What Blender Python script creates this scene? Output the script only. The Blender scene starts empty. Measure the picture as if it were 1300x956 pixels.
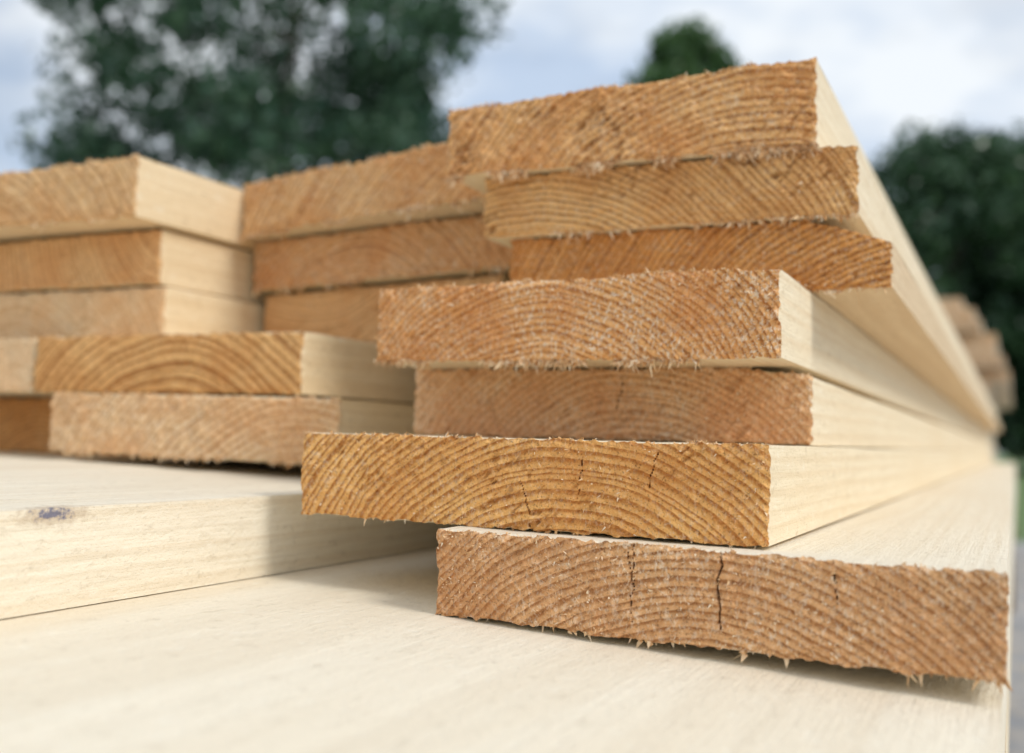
import bpy, math, random
import numpy as np
from mathutils import Vector, Matrix
random.seed(7)
H=0.50   # camera / mid-stack height above the ground
scene=bpy.context.scene
scene.view_settings.view_transform='Standard'
scene.view_settings.look='None'
scene.view_settings.exposure=0

# ---------------------------------------------------------------- numpy noise
def vh(ix,iy,seed):
    h=(ix.astype(np.int64)*374761393+iy.astype(np.int64)*668265263+seed*1442695041)&0xFFFFFFFF
    h=((h^(h>>13))*1274126177)&0xFFFFFFFF
    h=(h^(h>>16))&0xFFFF
    return h/65535.0
def vn(x,y,seed=0):
    xi=np.floor(x);yi=np.floor(y);fx=x-xi;fy=y-yi
    fx=fx*fx*(3-2*fx);fy=fy*fy*(3-2*fy)
    a=vh(xi,yi,seed);b=vh(xi+1,yi,seed);c=vh(xi,yi+1,seed);d=vh(xi+1,yi+1,seed)
    return (a*(1-fx)+b*fx)*(1-fy)+(c*(1-fx)+d*fx)*fy-0.5
def fbm(x,y,seed=0,o=3):
    s=0;a=1
    for k in range(o):
        s=s+a*vn(x*2**k,y*2**k,seed+k*17);a*=.5
    return s

# ---------------------------------------------------------------- node helper
class NT:
    def __init__(s,tree): s.t=tree;s.n=tree.nodes;s.l=tree.links
    def node(s,typ,**kw):
        n=s.n.new(typ)
        for k,v in kw.items(): setattr(n,k,v)
        return n
    def set(s,sock,v):
        if isinstance(v,bpy.types.NodeSocket): s.l.new(v,sock)
        else: sock.default_value=v
    def m(s,op,a,b=0.0,clamp=False):
        n=s.node('ShaderNodeMath',operation=op);n.use_clamp=clamp
        s.set(n.inputs[0],a);s.set(n.inputs[1],b);return n.outputs[0]
    def noise(s,vec,scale,detail=2,rough=.5):
        n=s.node('ShaderNodeTexNoise');s.set(n.inputs['Vector'],vec)
        n.inputs['Scale'].default_value=scale;n.inputs['Detail'].default_value=detail
        n.inputs['Roughness'].default_value=rough;return n.outputs['Fac']
    def vscale(s,vec,xyz):
        n=s.node('ShaderNodeVectorMath',operation='MULTIPLY');s.set(n.inputs[0],vec);n.inputs[1].default_value=xyz
        return n.outputs[0]
    def mr(s,v,a,b,c=0.0,d=1.0):
        n=s.node('ShaderNodeMapRange');s.set(n.inputs['Value'],v)
        n.inputs['From Min'].default_value=a;n.inputs['From Max'].default_value=b
        n.inputs['To Min'].default_value=c;n.inputs['To Max'].default_value=d;return n.outputs['Result']
    def mix(s,f,a,b,mode='MIX'):
        n=s.node('ShaderNodeMix',data_type='RGBA',blend_type=mode)
        s.set(n.inputs[0],f)
        s.set(n.inputs[6],a if isinstance(a,bpy.types.NodeSocket) else (*a,1))
        s.set(n.inputs[7],b if isinstance(b,bpy.types.NodeSocket) else (*b,1))
        return n.outputs[2]
    def ramp(s,f,pts):
        n=s.node('ShaderNodeValToRGB');e=n.color_ramp.elements
        while len(e)<len(pts): e.new(.5)
        for i,(p,c) in enumerate(pts):
            e[i].position=p;e[i].color=(c,c,c,1) if not hasattr(c,'__len__') else (*c,1)
        s.set(n.inputs[0],f);return n.outputs[0]
def newmat(name):
    m=bpy.data.materials.new(name);m.use_nodes=True
    nt=NT(m.node_tree);b=m.node_tree.nodes['Principled BSDF'];return m,nt,b

def rings(nt,gc,spacing,side):
    sep=nt.node('ShaderNodeSeparateXYZ');nt.set(sep.inputs[0],gc)
    cb=nt.node('ShaderNodeCombineXYZ');nt.set(cb.inputs[0],sep.outputs[0]);nt.set(cb.inputs[2],sep.outputs[2])
    ln=nt.node('ShaderNodeVectorMath',operation='LENGTH');nt.set(ln.inputs[0],cb.outputs[0])
    r=ln.outputs['Value']
    n1=nt.noise(nt.vscale(gc,(1,.12,1)),22,1)
    n2=nt.noise(nt.vscale(gc,(1,.05,1)),210,2)
    r=nt.m('ADD',r,nt.m('MULTIPLY',nt.m('SUBTRACT',n1,.5),.008))
    r=nt.m('ADD',r,nt.m('MULTIPLY',nt.m('SUBTRACT',n2,.5),.0008))
    c2=nt.node('ShaderNodeCombineXYZ');nt.set(c2.inputs[0],r)
    n3=nt.noise(c2.outputs[0],150,1)
    r=nt.m('ADD',r,nt.m('MULTIPLY',nt.m('SUBTRACT',n3,.5),spacing*2.3))
    f=nt.m('FRACT',nt.m('DIVIDE',r,spacing))
    return nt.ramp(f,[(0,.0),(.42,.08),(.70,.85),(.90,1.0),(1.0,0.0)])

def end_mat(name,early,late,spacing,fuzz,contrast=1.0):
    m,nt,b=newmat(name)
    at=nt.node('ShaderNodeAttribute',attribute_name='gc');gc=at.outputs['Vector']
    cr=nt.node('ShaderNodeAttribute',attribute_name='crack').outputs['Fac']
    dp=nt.node('ShaderNodeAttribute',attribute_name='torn').outputs['Fac']
    lt=rings(nt,gc,spacing,False)
    n420=nt.noise(gc,480,3,.65)
    big=nt.noise(gc,30,2)
    late_f=nt.m('MULTIPLY',nt.m('MULTIPLY',lt,nt.mr(n420,.32,.55,.5,1.0)),nt.mr(big,.3,.65,contrast,contrast*.85),True)
    col=nt.mix(late_f,early,late)
    col=nt.mix(nt.mr(big,.38,.66,0,.38),col,tuple(c*f for c,f in zip(late,(1.4,1.2,1.0))))
    pit=nt.noise(gc,1250,3,.7)
    col=nt.mix(nt.mr(pit,.30,.46,.72,0),col,tuple(c*.3 for c in late))
    wh=nt.noise(nt.vscale(gc,(1.0,1,.6)),850,3,.75)
    wf=nt.m('MULTIPLY',nt.m('MULTIPLY',nt.mr(wh,.52,.60),nt.mr(big,.62,.38,.35,1)),fuzz,True)
    col=nt.mix(wf,col,(.96,.80,.60))
    col=nt.mix(nt.m('MULTIPLY',dp,.6,True),col,tuple(c*.6 for c in late))
    col=nt.mix(nt.m('MULTIPLY',cr,.9),col,(.05,.02,.008))
    nt.set(b.inputs['Base Color'],col)
    b.inputs['Roughness'].default_value=.85
    b.inputs['Specular IOR Level'].default_value=.2
    h=nt.m('ADD',nt.m('MULTIPLY',wh,1.2),nt.m('MULTIPLY',n420,.7))
    bp=nt.node('ShaderNodeBump');bp.inputs['Strength'].default_value=.85;bp.inputs['Distance'].default_value=.0009
    nt.set(bp.inputs['Height'],h);nt.set(b.inputs['Normal'],bp.outputs[0])
    return m

def side_mat(name,early,late,spacing,stain=None,grain=.38):
    m,nt,b=newmat(name)
    gc=nt.node('ShaderNodeAttribute',attribute_name='gc').outputs['Vector']
    lt=rings(nt,gc,spacing,True)
    fib=nt.noise(nt.vscale(gc,(1,.03,1)),900,3,.6)
    broad=nt.noise(nt.vscale(gc,(1,.25,1)),18,2)
    col=nt.mix(nt.m('MULTIPLY',lt,grain),early,late)
    col=nt.mix(nt.mr(fib,.38,.72,0,grain*.75),col,tuple(c*.78 for c in late))
    col=nt.mix(nt.mr(broad,.40,.66,0,.6),col,tuple(a*.5+l*.5 for a,l in zip(early,late)))
    fl=nt.noise(nt.vscale(gc,(1,.6,1)),230,4,.8)
    col=nt.mix(nt.mr(fl,.57,.70,0,max(grain*1.1,.36)),col,tuple(c*.66 for c in late))
    col=nt.mix(nt.mr(fl,.28,.42,.5,0),col,(.95,.89,.75))
    if stain:
        d=nt.node('ShaderNodeVectorMath',operation='SUBTRACT');nt.set(d.inputs[0],gc);d.inputs[1].default_value=stain
        d2=nt.vscale(d.outputs[0],(1/.004,1/.0075,1/.0021))
        l=nt.node('ShaderNodeVectorMath',operation='LENGTH');nt.set(l.inputs[0],d2)
        q=nt.m('ADD',l.outputs['Value'],nt.m('MULTIPLY',nt.m('SUBTRACT',nt.noise(gc,450,3,.7),.5),3.2))
        col=nt.mix(nt.mr(q,.9,2.0,.45,0),col,(.40,.27,.17))
        col=nt.mix(nt.mr(q,.35,.85,.8,0),col,(.09,.11,.21))
    nt.set(b.inputs['Base Color'],col)
    b.inputs['Roughness'].default_value=.7
    b.inputs['Specular IOR Level'].default_value=.3
    h=nt.m('ADD',nt.m('MULTIPLY',fib,.5),nt.m('MULTIPLY',fl,1.4))
    bp=nt.node('ShaderNodeBump');bp.inputs['Strength'].default_value=.8;bp.inputs['Distance'].default_value=.0008
    nt.set(bp.inputs['Height'],h);nt.set(b.inputs['Normal'],bp.outputs[0])
    return m

def fibre_mat():
    m,nt,b=newmat('wood_fibre')
    g=nt.node('ShaderNodeNewGeometry')
    col=nt.ramp(g.outputs['Random Per Island'],[(0,(.62,.32,.12)),(.5,(.84,.56,.30)),(1,(.94,.78,.56))])
    nt.set(b.inputs['Base Color'],col);b.inputs['Roughness'].default_value=.8
    b.inputs['Specular IOR Level'].default_value=.2
    return m
FIB=fibre_mat()

def put_mesh(name,verts,faces,mats,midx=None,attrs=None):
    me=bpy.data.meshes.new(name)
    me.from_pydata(verts,[],faces)
    for mt in mats: me.materials.append(mt)
    if midx is not None: me.polygons.foreach_set('material_index',np.asarray(midx,dtype=np.int32))
    for k,v in (attrs or {}).items():
        if v.ndim==2:
            a=me.attributes.new(k,'FLOAT_VECTOR','POINT');a.data.foreach_set('vector',v.astype(np.float32).ravel())
        else:
            a=me.attributes.new(k,'FLOAT','POINT');a.data.foreach_set('value',v.astype(np.float32))
    me.update()
    return me
def link(o):
    scene.collection.objects.link(o);return o

ORG=dict(e=(.92,.49,.18),l=(.38,.135,.03))
PALE=dict(e=(.92,.57,.26),l=(.48,.20,.06))
SIDE=((.92,.79,.57),(.74,.54,.31))
GROUP="sawn planks of the stacked timber pile"

def plank(label,x0,x1,zb,zt,yl,yr,L=3.0,res=.0008,pith=(.5,-.05),spacing=.0026,seed=1,fuzz=.6,
          cracks=(),colors=ORG,contrast=1.0,crown=0.0,wane=None,sliv=(0,0,0),sidecol=SIDE,
          stain=None,gouge=0.5,yaw=0.0,group=GROUP,rough=1.0,cat='plank',slen=1.0,grain=.38,droop=1.0):
    rs=np.random.RandomState(seed)
    if not hasattr(zb,'__len__'): zb=(zb,zb)
    if not hasattr(zt,'__len__'): zt=(zt,zt)
    W=x1-x0;T=(zt[0]+zt[1]-zb[0]-zb[1])/2
    nx=max(8,int(W/res));nz=max(5,int(T/res))
    ox=(x0+x1)/2;oy=(yl+yr)/2;oz=(zb[0]+zb[1])/2
    a=np.linspace(0,1,nx+1)
    bot=zb[0]+(zb[1]-zb[0])*a+crown*(4*a*(1-a))-oz
    top=zt[0]+(zt[1]-zt[0])*a+crown*(4*a*(1-a))-oz
    if wane:
        k=np.clip((a-(1-wane[0]))/wane[0],0,1);top=top-wane[1]*k**1.3
    B=np.linspace(0,1,nz+1)
    A,Bm=np.meshgrid(a,B,indexing='ij')
    X=-W/2+A*W
    Z=bot[:,None]+(top-bot)[:,None]*Bm
    ds=np.minimum(np.minimum(A,1-A)*W,np.minimum(Bm,1-Bm)*T)
    yd=fbm(X*70,Z*70,seed,2)*.0010
    yd+=fbm(X*260,Z*330,seed+3,2)*.0008*rough
    yd+=fbm(X*600,Z*600,seed+5,2)*.0005*rough
    yd+=vn(X*1700,Z*1700,seed+9)*.00030*rough
    # torn, diagonal tear-out
    U=(X*.8+Z*.6);V=(-X*.6+Z*.8)
    g=fbm(U*260,V*900,seed+21,2)
    pm=np.clip(fbm(X*40,Z*40,seed+31,2)*2+.45,0,1)
    torn=np.clip(g-.14,0,1)*pm*gouge
    yd+=torn*.0030
    torn=np.clip(torn*3.2,0,1)
    crm=np.zeros_like(X)
    for (ca,b0,b1,w,tl) in cracks:
        xc=-W/2+ca*W+tl*(Z-T*.5)+fbm(Z*180,Z*0+ca*50,seed+41,3)*.0018
        e=np.clip((Bm-b0)/.3,0,1)*np.clip((b1-Bm)/.3,0,1)
        e=np.sqrt(e)
        ww=np.maximum(w*e,1e-5)
        crm=np.maximum(crm,np.exp(-((X-xc)/ww)**2)*np.clip(e*2,0,1))
    yd+=crm*.003
    rag=.0006+.0014*np.clip(fbm(X*300+Z*170,Z*300,seed+51,2),-.5,1)
    yd+=np.maximum(rag,0)*np.exp(-ds/.0007)
    Y=(A-.5)*(yr-yl)+yd
    nv=(nx+1)*(nz+1)
    fx,fy,fz=X.ravel().copy(),Y.ravel().copy(),Z.ravel().copy()
    idx=np.arange(nv).reshape(nx+1,nz+1)
    faces=[];mid=[]
    q=np.stack([idx[:-1,:-1],idx[1:,:-1],idx[1:,1:],idx[:-1,1:]],-1).reshape(-1,4)
    faces+=q.tolist();mid+=[0]*len(q)
    per=np.concatenate([idx[:-1,0],idx[-1,:-1],idx[::-1,-1][:-1],idx[0,::-1][:-1]])
    nrm=np.concatenate([np.tile([0,-1],(nx,1)),np.tile([1,0],(nz,1)),np.tile([0,1],(nx,1)),np.tile([-1,0],(nz,1))]).astype(float)
    n=len(per);s=np.arange(n)*res
    px,pz=fx[per],fz[per]
    j=(fbm(s*420,s*0+3,seed+61,3)*.0011+fbm(s*60,s*0+9,seed+63,1)*.0010)*min(rough,1.5)
    j=np.minimum(j,.0005)
    fx[per]+=nrm[:,0]*j;fz[per]+=nrm[:,1]*j
    skew=(px/W)*(yr-yl)
    VX=[fx];VY=[fy];VZ=[fz]
    st=[.003,.006,.012,.025,.05,.09,.15,.25,.45,.8,1.5,L]
    prev=per
    for k,d in enumerate(st):
        dn=fbm(s*120,s*0+d*60,seed+71,2)*.0004+fbm(s*20,s*0+d*9,seed+77,1)*.0005
        dn=np.minimum(dn,.0003)
        VX.append(px+nrm[:,0]*dn+math.sin(d*1.7+seed)*.0012*min(d,1));VY.append(skew+d);VZ.append(pz+nrm[:,1]*dn)
        cur=nv+k*n+np.arange(n)
        q=np.stack([prev,cur,np.roll(cur,-1),np.roll(prev,-1)],-1)
        faces+=q.tolist();mid+=[1]*n
        prev=cur
    faces.append(prev[::-1].tolist());mid.append(0)
    VX=np.concatenate(VX);VY=np.concatenate(VY);VZ=np.concatenate(VZ)
    P=np.stack([VX,VY,VZ],-1)
    pithx=-W/2+pith[0]*W;pithz=pith[1]
    gc=np.stack([VX-pithx,VY+(seed*0.37)%5,VZ-pithz],-1)
    crk=np.zeros(len(P));crk[:nv]=crm.ravel()
    trn=np.zeros(len(P));trn[:nv]=torn.ravel()
    sv=[];sf=[]
    base=len(P)
    def sliver(p,d,ln,w,curl):
        d=d/np.linalg.norm(d)
        sd=np.cross(d,rs.normal(size=3));sd/=np.linalg.norm(sd)
        c=rs.normal(size=3)*curl
        k=base+len(sv)
        p1=p+d*ln*.5+c*ln*.25;p2=p+d*ln+c*ln
        sv.extend([p-sd*w*.5,p+sd*w*.5,p1+sd*w*.35,p1-sd*w*.35,p2])
        sf.append([k,k+1,k+2,k+3]);sf.append([k+3,k+2,k+4])
    nb,ntp,nf=sliv
    for kk,(cnt,row,sgn) in enumerate(((nb,0,-1),(ntp,nz,1))):
        for _ in range(cnt):
            i=int(rs.rand()*nx)
            cl=vn(np.array([i*res*70.]),np.array([kk*7.]),seed+81)[0]
            if cl<-.10: continue
            v=idx[i,row];p=np.array([fx[v],fy[v]+rs.rand()*.001,fz[v]])
            if kk==0:
                ln=min((rs.exponential(.0007)+.0005)*slen*droop*(1+cl),.0050)
                wd=rs.uniform(.0004,.0016)*slen
                d=np.array([rs.normal()*.5,-abs(rs.normal())*.4,-(abs(rs.normal())*.6+.4)])
            else:
                ln=min((rs.exponential(.0004)+.0005)*slen,.0022)
                wd=rs.uniform(.0003,.0010)*slen
                d=np.array([rs.normal()*.9,-abs(rs.normal())*.9,abs(rs.normal())*.6+.1])
            sliver(p,d,ln,wd,.3)
    for _ in range(nf):
        i=rs.randint(1,nx);jj=rs.randint(1,nz)
        v=idx[i,jj];p=P[v]
        if vn(np.array([p[0]*60]),np.array([p[2]*60]),seed+91)[0]<-.1: continue
        d=np.array([rs.normal(),-abs(rs.normal())*.3-.05,rs.normal()*.9-.2])
        sliver(p,d,rs.uniform(.0005,.0014)*slen,rs.uniform(.0002,.0008)*slen,.3)
    if sv:
        SV=np.array(sv);P=np.concatenate([P,SV])
        gc=np.concatenate([gc,SV]);crk=np.concatenate([crk,np.zeros(len(SV))]);trn=np.concatenate([trn,np.zeros(len(SV))])
        faces+=sf;mid+=[2]*len(sf)
    em=end_mat('end_grain',colors['e'],colors['l'],spacing,fuzz,contrast)
    if stain: stain=(stain[0]-ox-pithx,stain[1]-oy+(seed*0.37)%5,stain[2]-oz-pithz)
    sm=side_mat('sawn_face',sidecol[0],sidecol[1],spacing*1.5,stain,grain)
    me=put_mesh('plank',P.tolist(),faces,[em,sm,FIB],mid,{'gc':gc,'crack':crk,'torn':trn})
    o=link(bpy.data.objects.new('plank',me))
    o.location=(ox,oy,oz+H);o.rotation_euler=(0,0,yaw)
    o['label']=label;o['category']=cat;o['group']=group
    return o

CREAM=((.91,.82,.65),(.76,.62,.43))
# ------------------------------------------------------------- centre column
plank("cracked brown pine plank with rough end resting on base boards",-.1616,-.0025,(-.0545,-.0555),(-.0288,-.0293),.2795,.2795,
      res=.00033,pith=(.52,-.075),spacing=.0024,seed=11,fuzz=.6,gouge=.3,contrast=1.0,
      colors=dict(e=(.88,.52,.25),l=(.34,.135,.042)),sidecol=CREAM,grain=.32,
      cracks=[(.556,.15,1.15,.00017,.03),(.398,.1,1.0,.00005,-.02),(.755,.45,1.1,.00006,-.12),
              (.40,.6,1.3,.00008,.1)],sliv=(140,200,1600),rough=1.2)
plank("orange pine plank with clear growth rings and small checks",-.2250,-.0627,-.0281,0.0,.293,.293,
      res=.00034,pith=(.62,-.055),spacing=.0026,seed=12,fuzz=.30,gouge=.7,contrast=1.0,
      colors=dict(e=(.97,.55,.19),l=(.38,.125,.022)),
      cracks=[(.785,.38,1.0,.00009,.12),(.645,.25,.9,.00006,.1),(.523,-.1,.55,.00009,-.3)],
      sliv=(60,300,600),rough=.9)
plank("rough tan plank with frayed saw cut end",-.2390,-.0676,.0006,.0292,.389,.389,
      res=.0005,pith=(.6,-.055),spacing=.0027,seed=13,fuzz=.75,contrast=.9,
      colors=dict(e=(.97,.62,.33),l=(.54,.24,.09)),cracks=[(.56,.3,1.0,.00010,.1)],sliv=(150,300,1100),wane=(.16,.0035),rough=1.5,slen=1.2)
plank("orange plank with whiskery pale fibres hanging from its lower edge",-.2365,-.0708,.0298,.0600,.353,.3468,
      res=.0004,pith=(.45,-.050),spacing=.0025,seed=14,fuzz=.85,contrast=1.0,gouge=.45,
      colors=dict(e=(.94,.51,.20),l=(.42,.145,.034)),sliv=(1500,500,1800),rough=1.5,slen=1.2,droop=1.3)
plank("dark orange plank with waney edge beneath lighter boards",-.204,-.0408,.0607,.0893,.410,.406,
      res=.0006,pith=(1.1,-.07),spacing=.0026,seed=15,fuzz=.3,wane=(.22,.011),
      colors=dict(e=(.86,.42,.13),l=(.36,.12,.025)),sliv=(260,60,500),sidecol=((.80,.62,.40),(.62,.42,.23)),rough=1.7,slen=1.3)
plank("honey coloured plank with dark ring flecks in its end",-.2140,-.0530,.0899,.1163,.402,.403,
      res=.0005,pith=(.15,-.07),spacing=.0027,seed=16,fuzz=.28,contrast=1.0,gouge=.9,
      colors=dict(e=(.96,.57,.23),l=(.37,.145,.034)),sliv=(500,300,300),rough=1.6,slen=1.2,droop=1.2)
plank("topmost plank with tilted end and drooping torn fibres",-.2285,-.0683,(.1170,.1178),(.1472,.1528),.392,.4010,
      res=.0005,pith=(.85,-.07),spacing=.0032,seed=17,fuzz=.40,contrast=1.0,gouge=1.0,
      colors=dict(e=(.96,.56,.23),l=(.43,.16,.04)),sliv=(2200,450,900),rough=2.0,slen=1.4,droop=1.8)
# ------------------------------------------------------------- middle column
plank("rough fuzzy plank leaning at the top of the inner column",-.4015,-.2305,(.1130,.1180),(.1417,.1490),.456,.436,
      pith=(1.2,-.09),spacing=.0040,seed=21,fuzz=.5,contrast=.95,colors=PALE,sliv=(500,900,700),rough=2.0,slen=1.8)
plank("fuzzy brown plank in the middle of the inner column",-.4040,-.2175,(.0825,.0880),(.1108,.1165),.4703,.462,
      pith=(.4,-.05),spacing=.0036,seed=22,fuzz=.7,contrast=.9,colors=dict(e=(.88,.51,.23),l=(.44,.175,.055)),sliv=(500,260,1300),rough=2.0,slen=1.8)
plank("smoother tan plank at the bottom of the inner column",-.398,-.2385,(.0490,.0530),(.0798,.0850),.475,.470,
      pith=(.2,.10),spacing=.0036,seed=23,fuzz=.2,contrast=.8,colors=dict(e=(.88,.53,.24),l=(.48,.21,.065)),sliv=(30,30,60))
# ------------------------------------------------------------- outer column
WARM=((.92,.75,.50),(.74,.53,.29))
plank("pale plank with slanted rough end on top of its column",-.575,-.4030,(.1090,.1078),(.1370,.1394),.372,.3764,
      pith=(.1,-.09),spacing=.0045,seed=31,fuzz=.35,contrast=.9,colors=dict(e=(.94,.60,.29),l=(.50,.23,.075)),sliv=(200,500,300),slen=1.4,rough=1.5,sidecol=WARM)
plank("tan plank with smooth pale side, second from the top",-.575,-.4079,(.0775,.0765),(.1052,.1058),.400,.400,
      pith=(1.1,.05),spacing=.004,seed=32,fuzz=.2,contrast=.85,colors=PALE,sliv=(60,60,100),rough=1.3,sidecol=WARM)
plank("pale plank with light saw scuff across its end",-.570,-.4034,.0484,.0748,.401,.401,
      pith=(.3,-.05),spacing=.004,seed=33,fuzz=.5,contrast=.65,colors=dict(e=(.93,.66,.38),l=(.62,.33,.13)),sliv=(60,30,60),sidecol=WARM)
plank("plank with bold arched growth rings in its end",-.470,-.298,(.0175,.0178),(.0465,.0468),.378,.3836,
      pith=(.55,-.062),spacing=.0046,seed=34,fuzz=.10,contrast=1.0,gouge=.2,
      colors=dict(e=(.94,.55,.22),l=(.36,.13,.028)),sliv=(20,60,20),sidecol=WARM)
plank("short pale plank end beside the arched ring plank",-.650,-.473,.0176,.0466,.374,.378,
      pith=(.5,.08),seed=35,fuzz=.3,contrast=.4,colors=dict(e=(.92,.66,.40),l=(.68,.40,.19)),sliv=(10,10,20))
plank("pale fuzzy plank resting on the cream base board",-.440,-.2734,(-.0128,-.0146),(.0162,.0157),.365,.380,
      pith=(.9,-.07),spacing=.0036,seed=36,fuzz=.65,contrast=.85,colors=dict(e=(.94,.65,.36),l=(.56,.27,.10)),sliv=(350,300,1300),rough=1.5,slen=1.1,sidecol=WARM)
plank("orange brown plank set back beside a paler one",-.622,-.444,-.0168,.0160,.440,.440,
      pith=(.5,-.05),seed=37,fuzz=.2,contrast=.7,sliv=(10,10,20))
# ------------------------------------------------------------- base boards
plank("cream base board with blue paint smudge on its edge",-.430,-.2405,(-.0510,-.0512),(-.0172,-.0231),-.06,-.06,L=3.4,res=.0012,
      pith=(.2,-.09),spacing=.004,seed=41,colors=PALE,sidecol=CREAM,stain=(-.2405,.2035,-.0245),grain=.42)
plank("cream base board under the outer columns",-.62,-.434,-.0505,-.0175,-.03,-.03,L=3.4,res=.0015,
      pith=(.5,-.09),spacing=.004,seed=42,colors=PALE,sidecol=CREAM,grain=.3)
plank("wide smooth cream board at the bottom of the pile",-.2445,-.0040,(-.0795,-.0860),(-.0513,-.0618),-.10,-.10,L=3.4,res=.0012,
      pith=(.35,-.25),spacing=.007,seed=43,colors=PALE,sidecol=CREAM,grain=.28)
plank("cream board in the lowest visible layer",-.432,-.247,-.0800,-.0520,-.08,-.08,L=3.4,res=.002,pith=(.5,-.09),seed=45,colors=PALE,sidecol=CREAM)
plank("cream board in the lowest visible layer",-.62,-.436,-.0800,-.0520,-.08,-.08,L=3.4,res=.002,pith=(.5,-.09),seed=46,colors=PALE,sidecol=CREAM)
for k,(a,b) in enumerate(((-.67,-.505),(-.50,-.34),(-.335,-.175),(-.17,-.004))):
    plank("pine board carrying the rest of the pile",a,b,-.1150,-.0875,-.09,-.09,L=3.3,res=.002,pith=(.5,-.06),seed=50+k,colors=PALE)

# bearers and blocks
def simple_mat(name,c1,c2,scale,bump=.002):
    m,nt,b=newmat(name)
    tc=nt.node('ShaderNodeTexCoord').outputs['Object']
    n=nt.noise(tc,scale,6,.65)
    nt.set(b.inputs['Base Color'],nt.mix(nt.mr(n,.3,.7),c1,c2));b.inputs['Roughness'].default_value=.9
    bp=nt.node('ShaderNodeBump');bp.inputs['Distance'].default_value=bump;nt.set(bp.inputs['Height'],n);nt.set(b.inputs['Normal'],bp.outputs[0])
    return m
import bmesh
def bev_box(name,size,mat,bev):
    bm=bmesh.new();bmesh.ops.create_cube(bm,size=1)
    for v in bm.verts: v.co=Vector((v.co.x*size[0],v.co.y*size[1],(v.co.z+.5)*size[2]))
    bmesh.ops.bevel(bm,geom=bm.edges[:],offset=bev,segments=2,affect='EDGES')
    me=bpy.data.meshes.new(name);bm.to_mesh(me);bm.free();me.materials.append(mat);return me
conc=simple_mat('concrete',(.26,.26,.25),(.42,.41,.39),14)
beam=simple_mat('old_timber',(.25,.17,.10),(.40,.29,.19),9)
bme=bev_box('timber_bearer',(.80,.10,.10),beam,.004);cme=bev_box('concrete_block',(.20,.20,H-.218),conc,.008)
for y in (.45,1.6,2.8):
    o=link(bpy.data.objects.new('timber_bearer',bme));o.location=(-.335-.07,y,H-.2165)
    o['label']="weathered timber bearer lying across two concrete blocks";o['category']='beam';o['group']='bearers under the timber pile'
    for x in (-.64,-.15):
        c=link(bpy.data.objects.new('concrete_block',cme));c.location=(x,y,0.0)
        c['label']="grey concrete block standing on the yard under a bearer";c['category']='concrete block';c['group']='blocks under the timber pile'

# ------------------------------------------------------------- second pile behind
G2="planks of the second timber pile"
z=-.05
steps=[-.10,-.10,-.11,-.11,-.12,-.10,-.08,-.015,-.03,-.06,-.055,-.10,-.12,-.16]
for k,xr in enumerate(steps):
    plank("sawn plank with tan end in a farther stepped pile",xr-.75,xr,z,z+.038,3.75+.05*(k%3),3.75+.04*((k+1)%3),L=2.5,res=.008,
          pith=(.5,-.1),seed=70+k,fuzz=.4,colors=dict(e=(.78,.56,.35),l=(.52,.31,.16)),group=G2,gouge=.1,sidecol=((.68,.58,.44),(.55,.42,.27)))
    z+=.0415
plk=bev_box('timber_bearer',(.9,.12,.45),beam,.006)
for y in (4.3,5.7):
    o=link(bpy.data.objects.new('timber_bearer',plk));o.location=(-.48,y,0.0)
    o.scale=(.80,1,(H-.051)/.45)
    o['label']="thick timber support under the farther pile";o['category']='beam';o['group']='supports under the second pile'

# ------------------------------------------------------------- ground
def sheet(name,x0,x1,y0,y1,z,mat):
    me=put_mesh(name,[(x0,y0,z),(x1,y0,z),(x1,y1,z),(x0,y1,z)],[(0,1,2,3)],[mat])
    o=link(bpy.data.objects.new(name,me));o['kind']='structure';return o
def gmat(name,cols,s1,s2):
    m,nt,b=newmat(name);tc=nt.node('ShaderNodeTexCoord').outputs['Object']
    a=nt.noise(tc,s1,5,.6);c=nt.noise(tc,s2,4,.6)
    col=nt.mix(nt.mr(a,.35,.65),cols[0],cols[1]);col=nt.mix(nt.mr(c,.45,.7),col,cols[2])
    nt.set(b.inputs['Base Color'],col);b.inputs['Roughness'].default_value=.95
    bp=nt.node('ShaderNodeBump');bp.inputs['Distance'].default_value=.02;nt.set(bp.inputs['Height'],c);nt.set(b.inputs['Normal'],bp.outputs[0])
    return m
sheet('ground',-300,300,-300,300,0,gmat('grass',[(.09,.17,.045),(.14,.22,.07),(.18,.20,.09)],.4,6))
sheet('pavement',-8,6,-5,6.5,.004,gmat('gravel_yard',[(.30,.31,.33),(.45,.44,.43),(.58,.50,.40)],2.5,9))

# ------------------------------------------------------------- trees
def leaf_mat(name,d,l):
    m,nt,b=newmat(name)
    g=nt.node('ShaderNodeNewGeometry').outputs['Random Per Island']
    tc=nt.node('ShaderNodeTexCoord').outputs['Object']
    n=nt.noise(tc,.9,1)
    col=nt.mix(nt.m('ADD',nt.m('MULTIPLY',g,.6),nt.mr(n,.35,.65,0,.4),True),d,l)
    nt.set(b.inputs['Base Color'],col);b.inputs['Roughness'].default_value=.33
    tr=nt.node('ShaderNodeBsdfTranslucent');nt.set(tr.inputs[0],col)
    mx=nt.node('ShaderNodeMixShader');mx.inputs[0].default_value=.3
    out=m.node_tree.nodes['Material Output']
    nt.l.new(b.outputs[0],mx.inputs[1]);nt.l.new(tr.outputs[0],mx.inputs[2]);nt.l.new(mx.outputs[0],out.inputs[0])
    return m
LEAF=leaf_mat('leaves',(.03,.08,.055),(.12,.21,.115))
LEAF2=leaf_mat('leaves_dark',(.035,.085,.05),(.10,.18,.08))
LEAF3=leaf_mat('leaves_fresh',(.06,.13,.05),(.15,.26,.09))
BARK=simple_mat('bark',(.06,.045,.035),(.14,.11,.085),6,.02)
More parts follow.
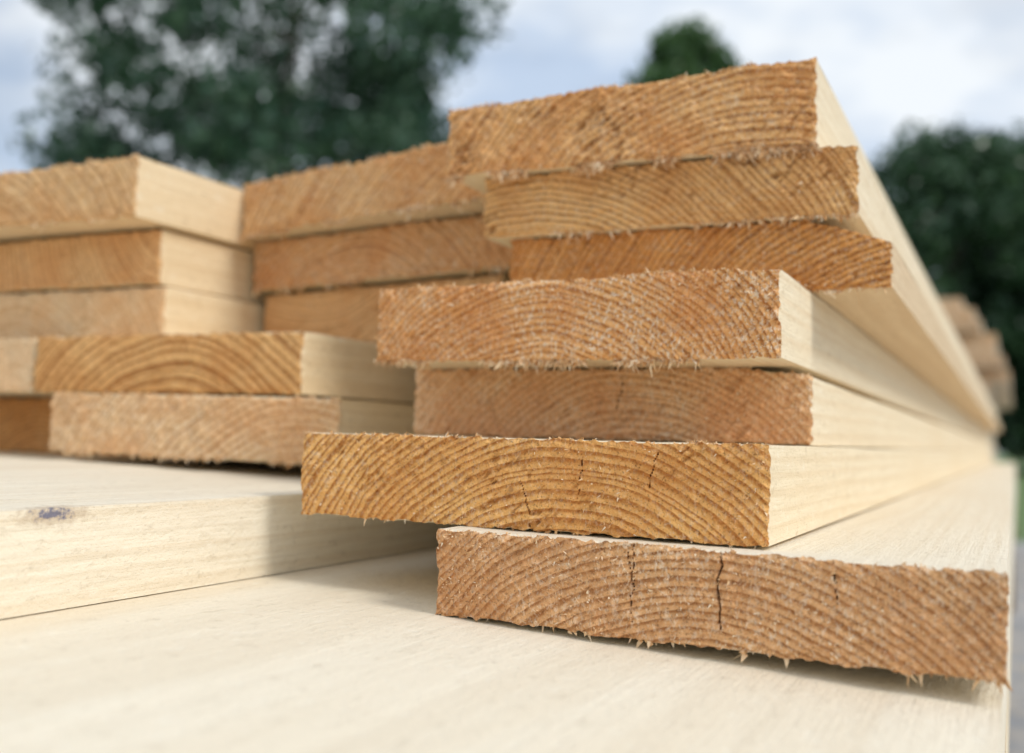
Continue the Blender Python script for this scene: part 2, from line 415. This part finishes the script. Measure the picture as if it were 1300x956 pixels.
def tube(V,F,pts,rad,n=8):
    pts=[Vector(p) for p in pts];b=len(V)
    for i,p in enumerate(pts):
        d=(pts[min(i+1,len(pts)-1)]-pts[max(i-1,0)]).normalized()
        u=d.cross(Vector((.3,1,.1))).normalized();w=d.cross(u)
        for k in range(n):
            t=2*math.pi*k/n;V.append(tuple(p+(u*math.cos(t)+w*math.sin(t))*rad[i]))
    for i in range(len(pts)-1):
        for k in range(n):
            F.append((b+i*n+k,b+i*n+(k+1)%n,b+(i+1)*n+(k+1)%n,b+(i+1)*n+k))
    F.append(tuple(b+(len(pts)-1)*n+k for k in range(n)))
def tree_meshes(h,rx,ry,low,ncl,nleaf,ls,seed,mat,taper=.0,cr=(.5,1.1),trunk=.022):
    r=np.random.RandomState(seed);cz=(h+low)/2;rz=(h-low)/2
    C=[]
    while len(C)<ncl:
        p=r.uniform(-1,1,3);q=np.linalg.norm(p*np.array([1,1,.92]))
        if q>1 or q<.3: continue
        if r.rand()>q: continue
        k=1-taper*(p[2]+1)/2
        C.append((p[0]*rx*k,p[1]*ry*k,cz+p[2]*rz,r.uniform(*cr)))
    C=np.array(C)
    n=len(C)*nleaf
    ci=np.repeat(np.arange(len(C)),nleaf)
    d=r.normal(size=(n,3));d/=np.linalg.norm(d,axis=1)[:,None]
    P=C[ci,:3]+d*(C[ci,3]*r.rand(n)**.5)[:,None]*np.array([1,1,.75])
    a=r.normal(size=(n,3));a/=np.linalg.norm(a,axis=1)[:,None]
    b=np.cross(a,r.normal(size=(n,3)));b/=np.linalg.norm(b,axis=1)[:,None]
    s=r.uniform(ls*.6,ls*1.3,n)[:,None]
    V=np.stack([P-a*s,P-b*s*.5,P+a*s,P+b*s*.5],1).reshape(-1,3)
    me=put_mesh('crown',V.tolist(),np.arange(n*4).reshape(-1,4).tolist(),[mat])
    TV=[];TF=[]
    pts=[(0,0,0),(.15,.02,h*.2),(-.14,.1,h*.4),(.18,0,h*.6),(0,0,h*.85)]
    R=h*trunk
    tube(TV,TF,pts,[R*1.3,R,R*.7,R*.35,R*.1])
    for k in range(16):
        c=C[r.randint(len(C))];z0=min(max(low*.8,c[2]-1.2-r.rand()),h*.6)
        mid=(c[0]*.45,c[1]*.45,z0*.55+c[2]*.45)
        tube(TV,TF,[(0,0,z0),mid,tuple(c[:3])],[R*.4,R*.22,R*.06],6)
    tm=put_mesh('trunk',TV,TF,[BARK])
    return tm,me
def tree(meshes,loc,s,rz,label,group=None,name='tree'):
    e=link(bpy.data.objects.new(name,None));e.location=loc;e.scale=(s,s,s);e.rotation_euler=(0,0,rz)
    e['label']=label;e['category']='tree'
    if group: e['group']=group
    for nm,me in zip(('trunk','crown'),meshes):
        o=link(bpy.data.objects.new(nm,me));o.parent=e
    return e
big=tree_meshes(12.6,4.15,3.8,.8,235,165,.115,3,LEAF,.0,(.5,1.0),.014)
tree(big,(-11.75,14.2,0),1.0,.45,"large dense leafy tree with bright gaps in its crown")
bush=tree_meshes(8.6,2.9,2.9,.2,140,150,.15,5,LEAF2,.05)
cone=tree_meshes(16.8,4.6,3.6,3.0,150,130,.2,8,LEAF3,.5)
tree(cone,(-11.3,38.0,0),1.0,1.1,"tall fresh green tree with a tapering crown beyond the field")
G3="trees along the edge of the yard"
for k,(x,y,s) in enumerate(((-1.5,28.2,1.0),(2.0,29.0,1.0),(5.8,28,1.0),(-4.6,36,.98),(9.5,30,1.1),(-8,36,.8),(.8,34,1.12),(-17,34,.8),(-22,30,.9),(-27,26,.8))):
    tree(bush,(x,y,0),s,k*1.3,"green bushy tree standing at the edge of the yard",G3)

# ------------------------------------------------------------- light
sd=Vector((.78,-.06,.70)).normalized()
sun=bpy.data.lights.new('sun','SUN');sun.energy=1.85;sun.angle=math.radians(18);sun.color=(1,.97,.92)
so=link(bpy.data.objects.new('sun',sun));so.rotation_euler=sd.to_track_quat('Z','Y').to_euler();so.location=(3,-2,6)
w=bpy.data.worlds.new('World');scene.world=w;w.use_nodes=True
nt=NT(w.node_tree);bg=w.node_tree.nodes['Background']
sky=nt.node('ShaderNodeTexSky',sky_type='NISHITA');sky.sun_disc=False
sky.sun_elevation=math.asin(sd.z);sky.sun_rotation=math.atan2(sd.x,sd.y)
tc=nt.node('ShaderNodeTexCoord').outputs['Generated']
v=nt.vscale(tc,(1,1,2.0))
n=nt.noise(v,3.2,4,.5);n2=nt.noise(v,5.0,3,.55)
cl=nt.mix(nt.mr(n2,.36,.62),(5.7,6.9,8.7),(9.3,9.8,10.3))
col=nt.mix(nt.mr(n,.34,.52,.6,1.0),sky.outputs[0],cl)
nt.set(bg.inputs[0],col);bg.inputs[1].default_value=.098

# ------------------------------------------------------------- camera
cam=bpy.data.cameras.new('camera');co=link(bpy.data.objects.new('camera',cam))
Yc=Vector((.4396,-.0975,-.8929)).normalized()
Xc=Vector((.8978,.0159,.4402));Xc=(Xc-Yc*Xc.dot(Yc)).normalized();Zc=Xc.cross(Yc)
co.matrix_world=Matrix.Translation((0,0,H))@Matrix((Xc,Yc,Zc)).to_4x4()
cam.sensor_width=36;cam.lens=36;cam.shift_y=-.0346
cam.clip_start=.01;cam.clip_end=1000
cam.dof.use_dof=True;cam.dof.focus_distance=.31;cam.dof.aperture_fstop=7.2
scene.camera=co
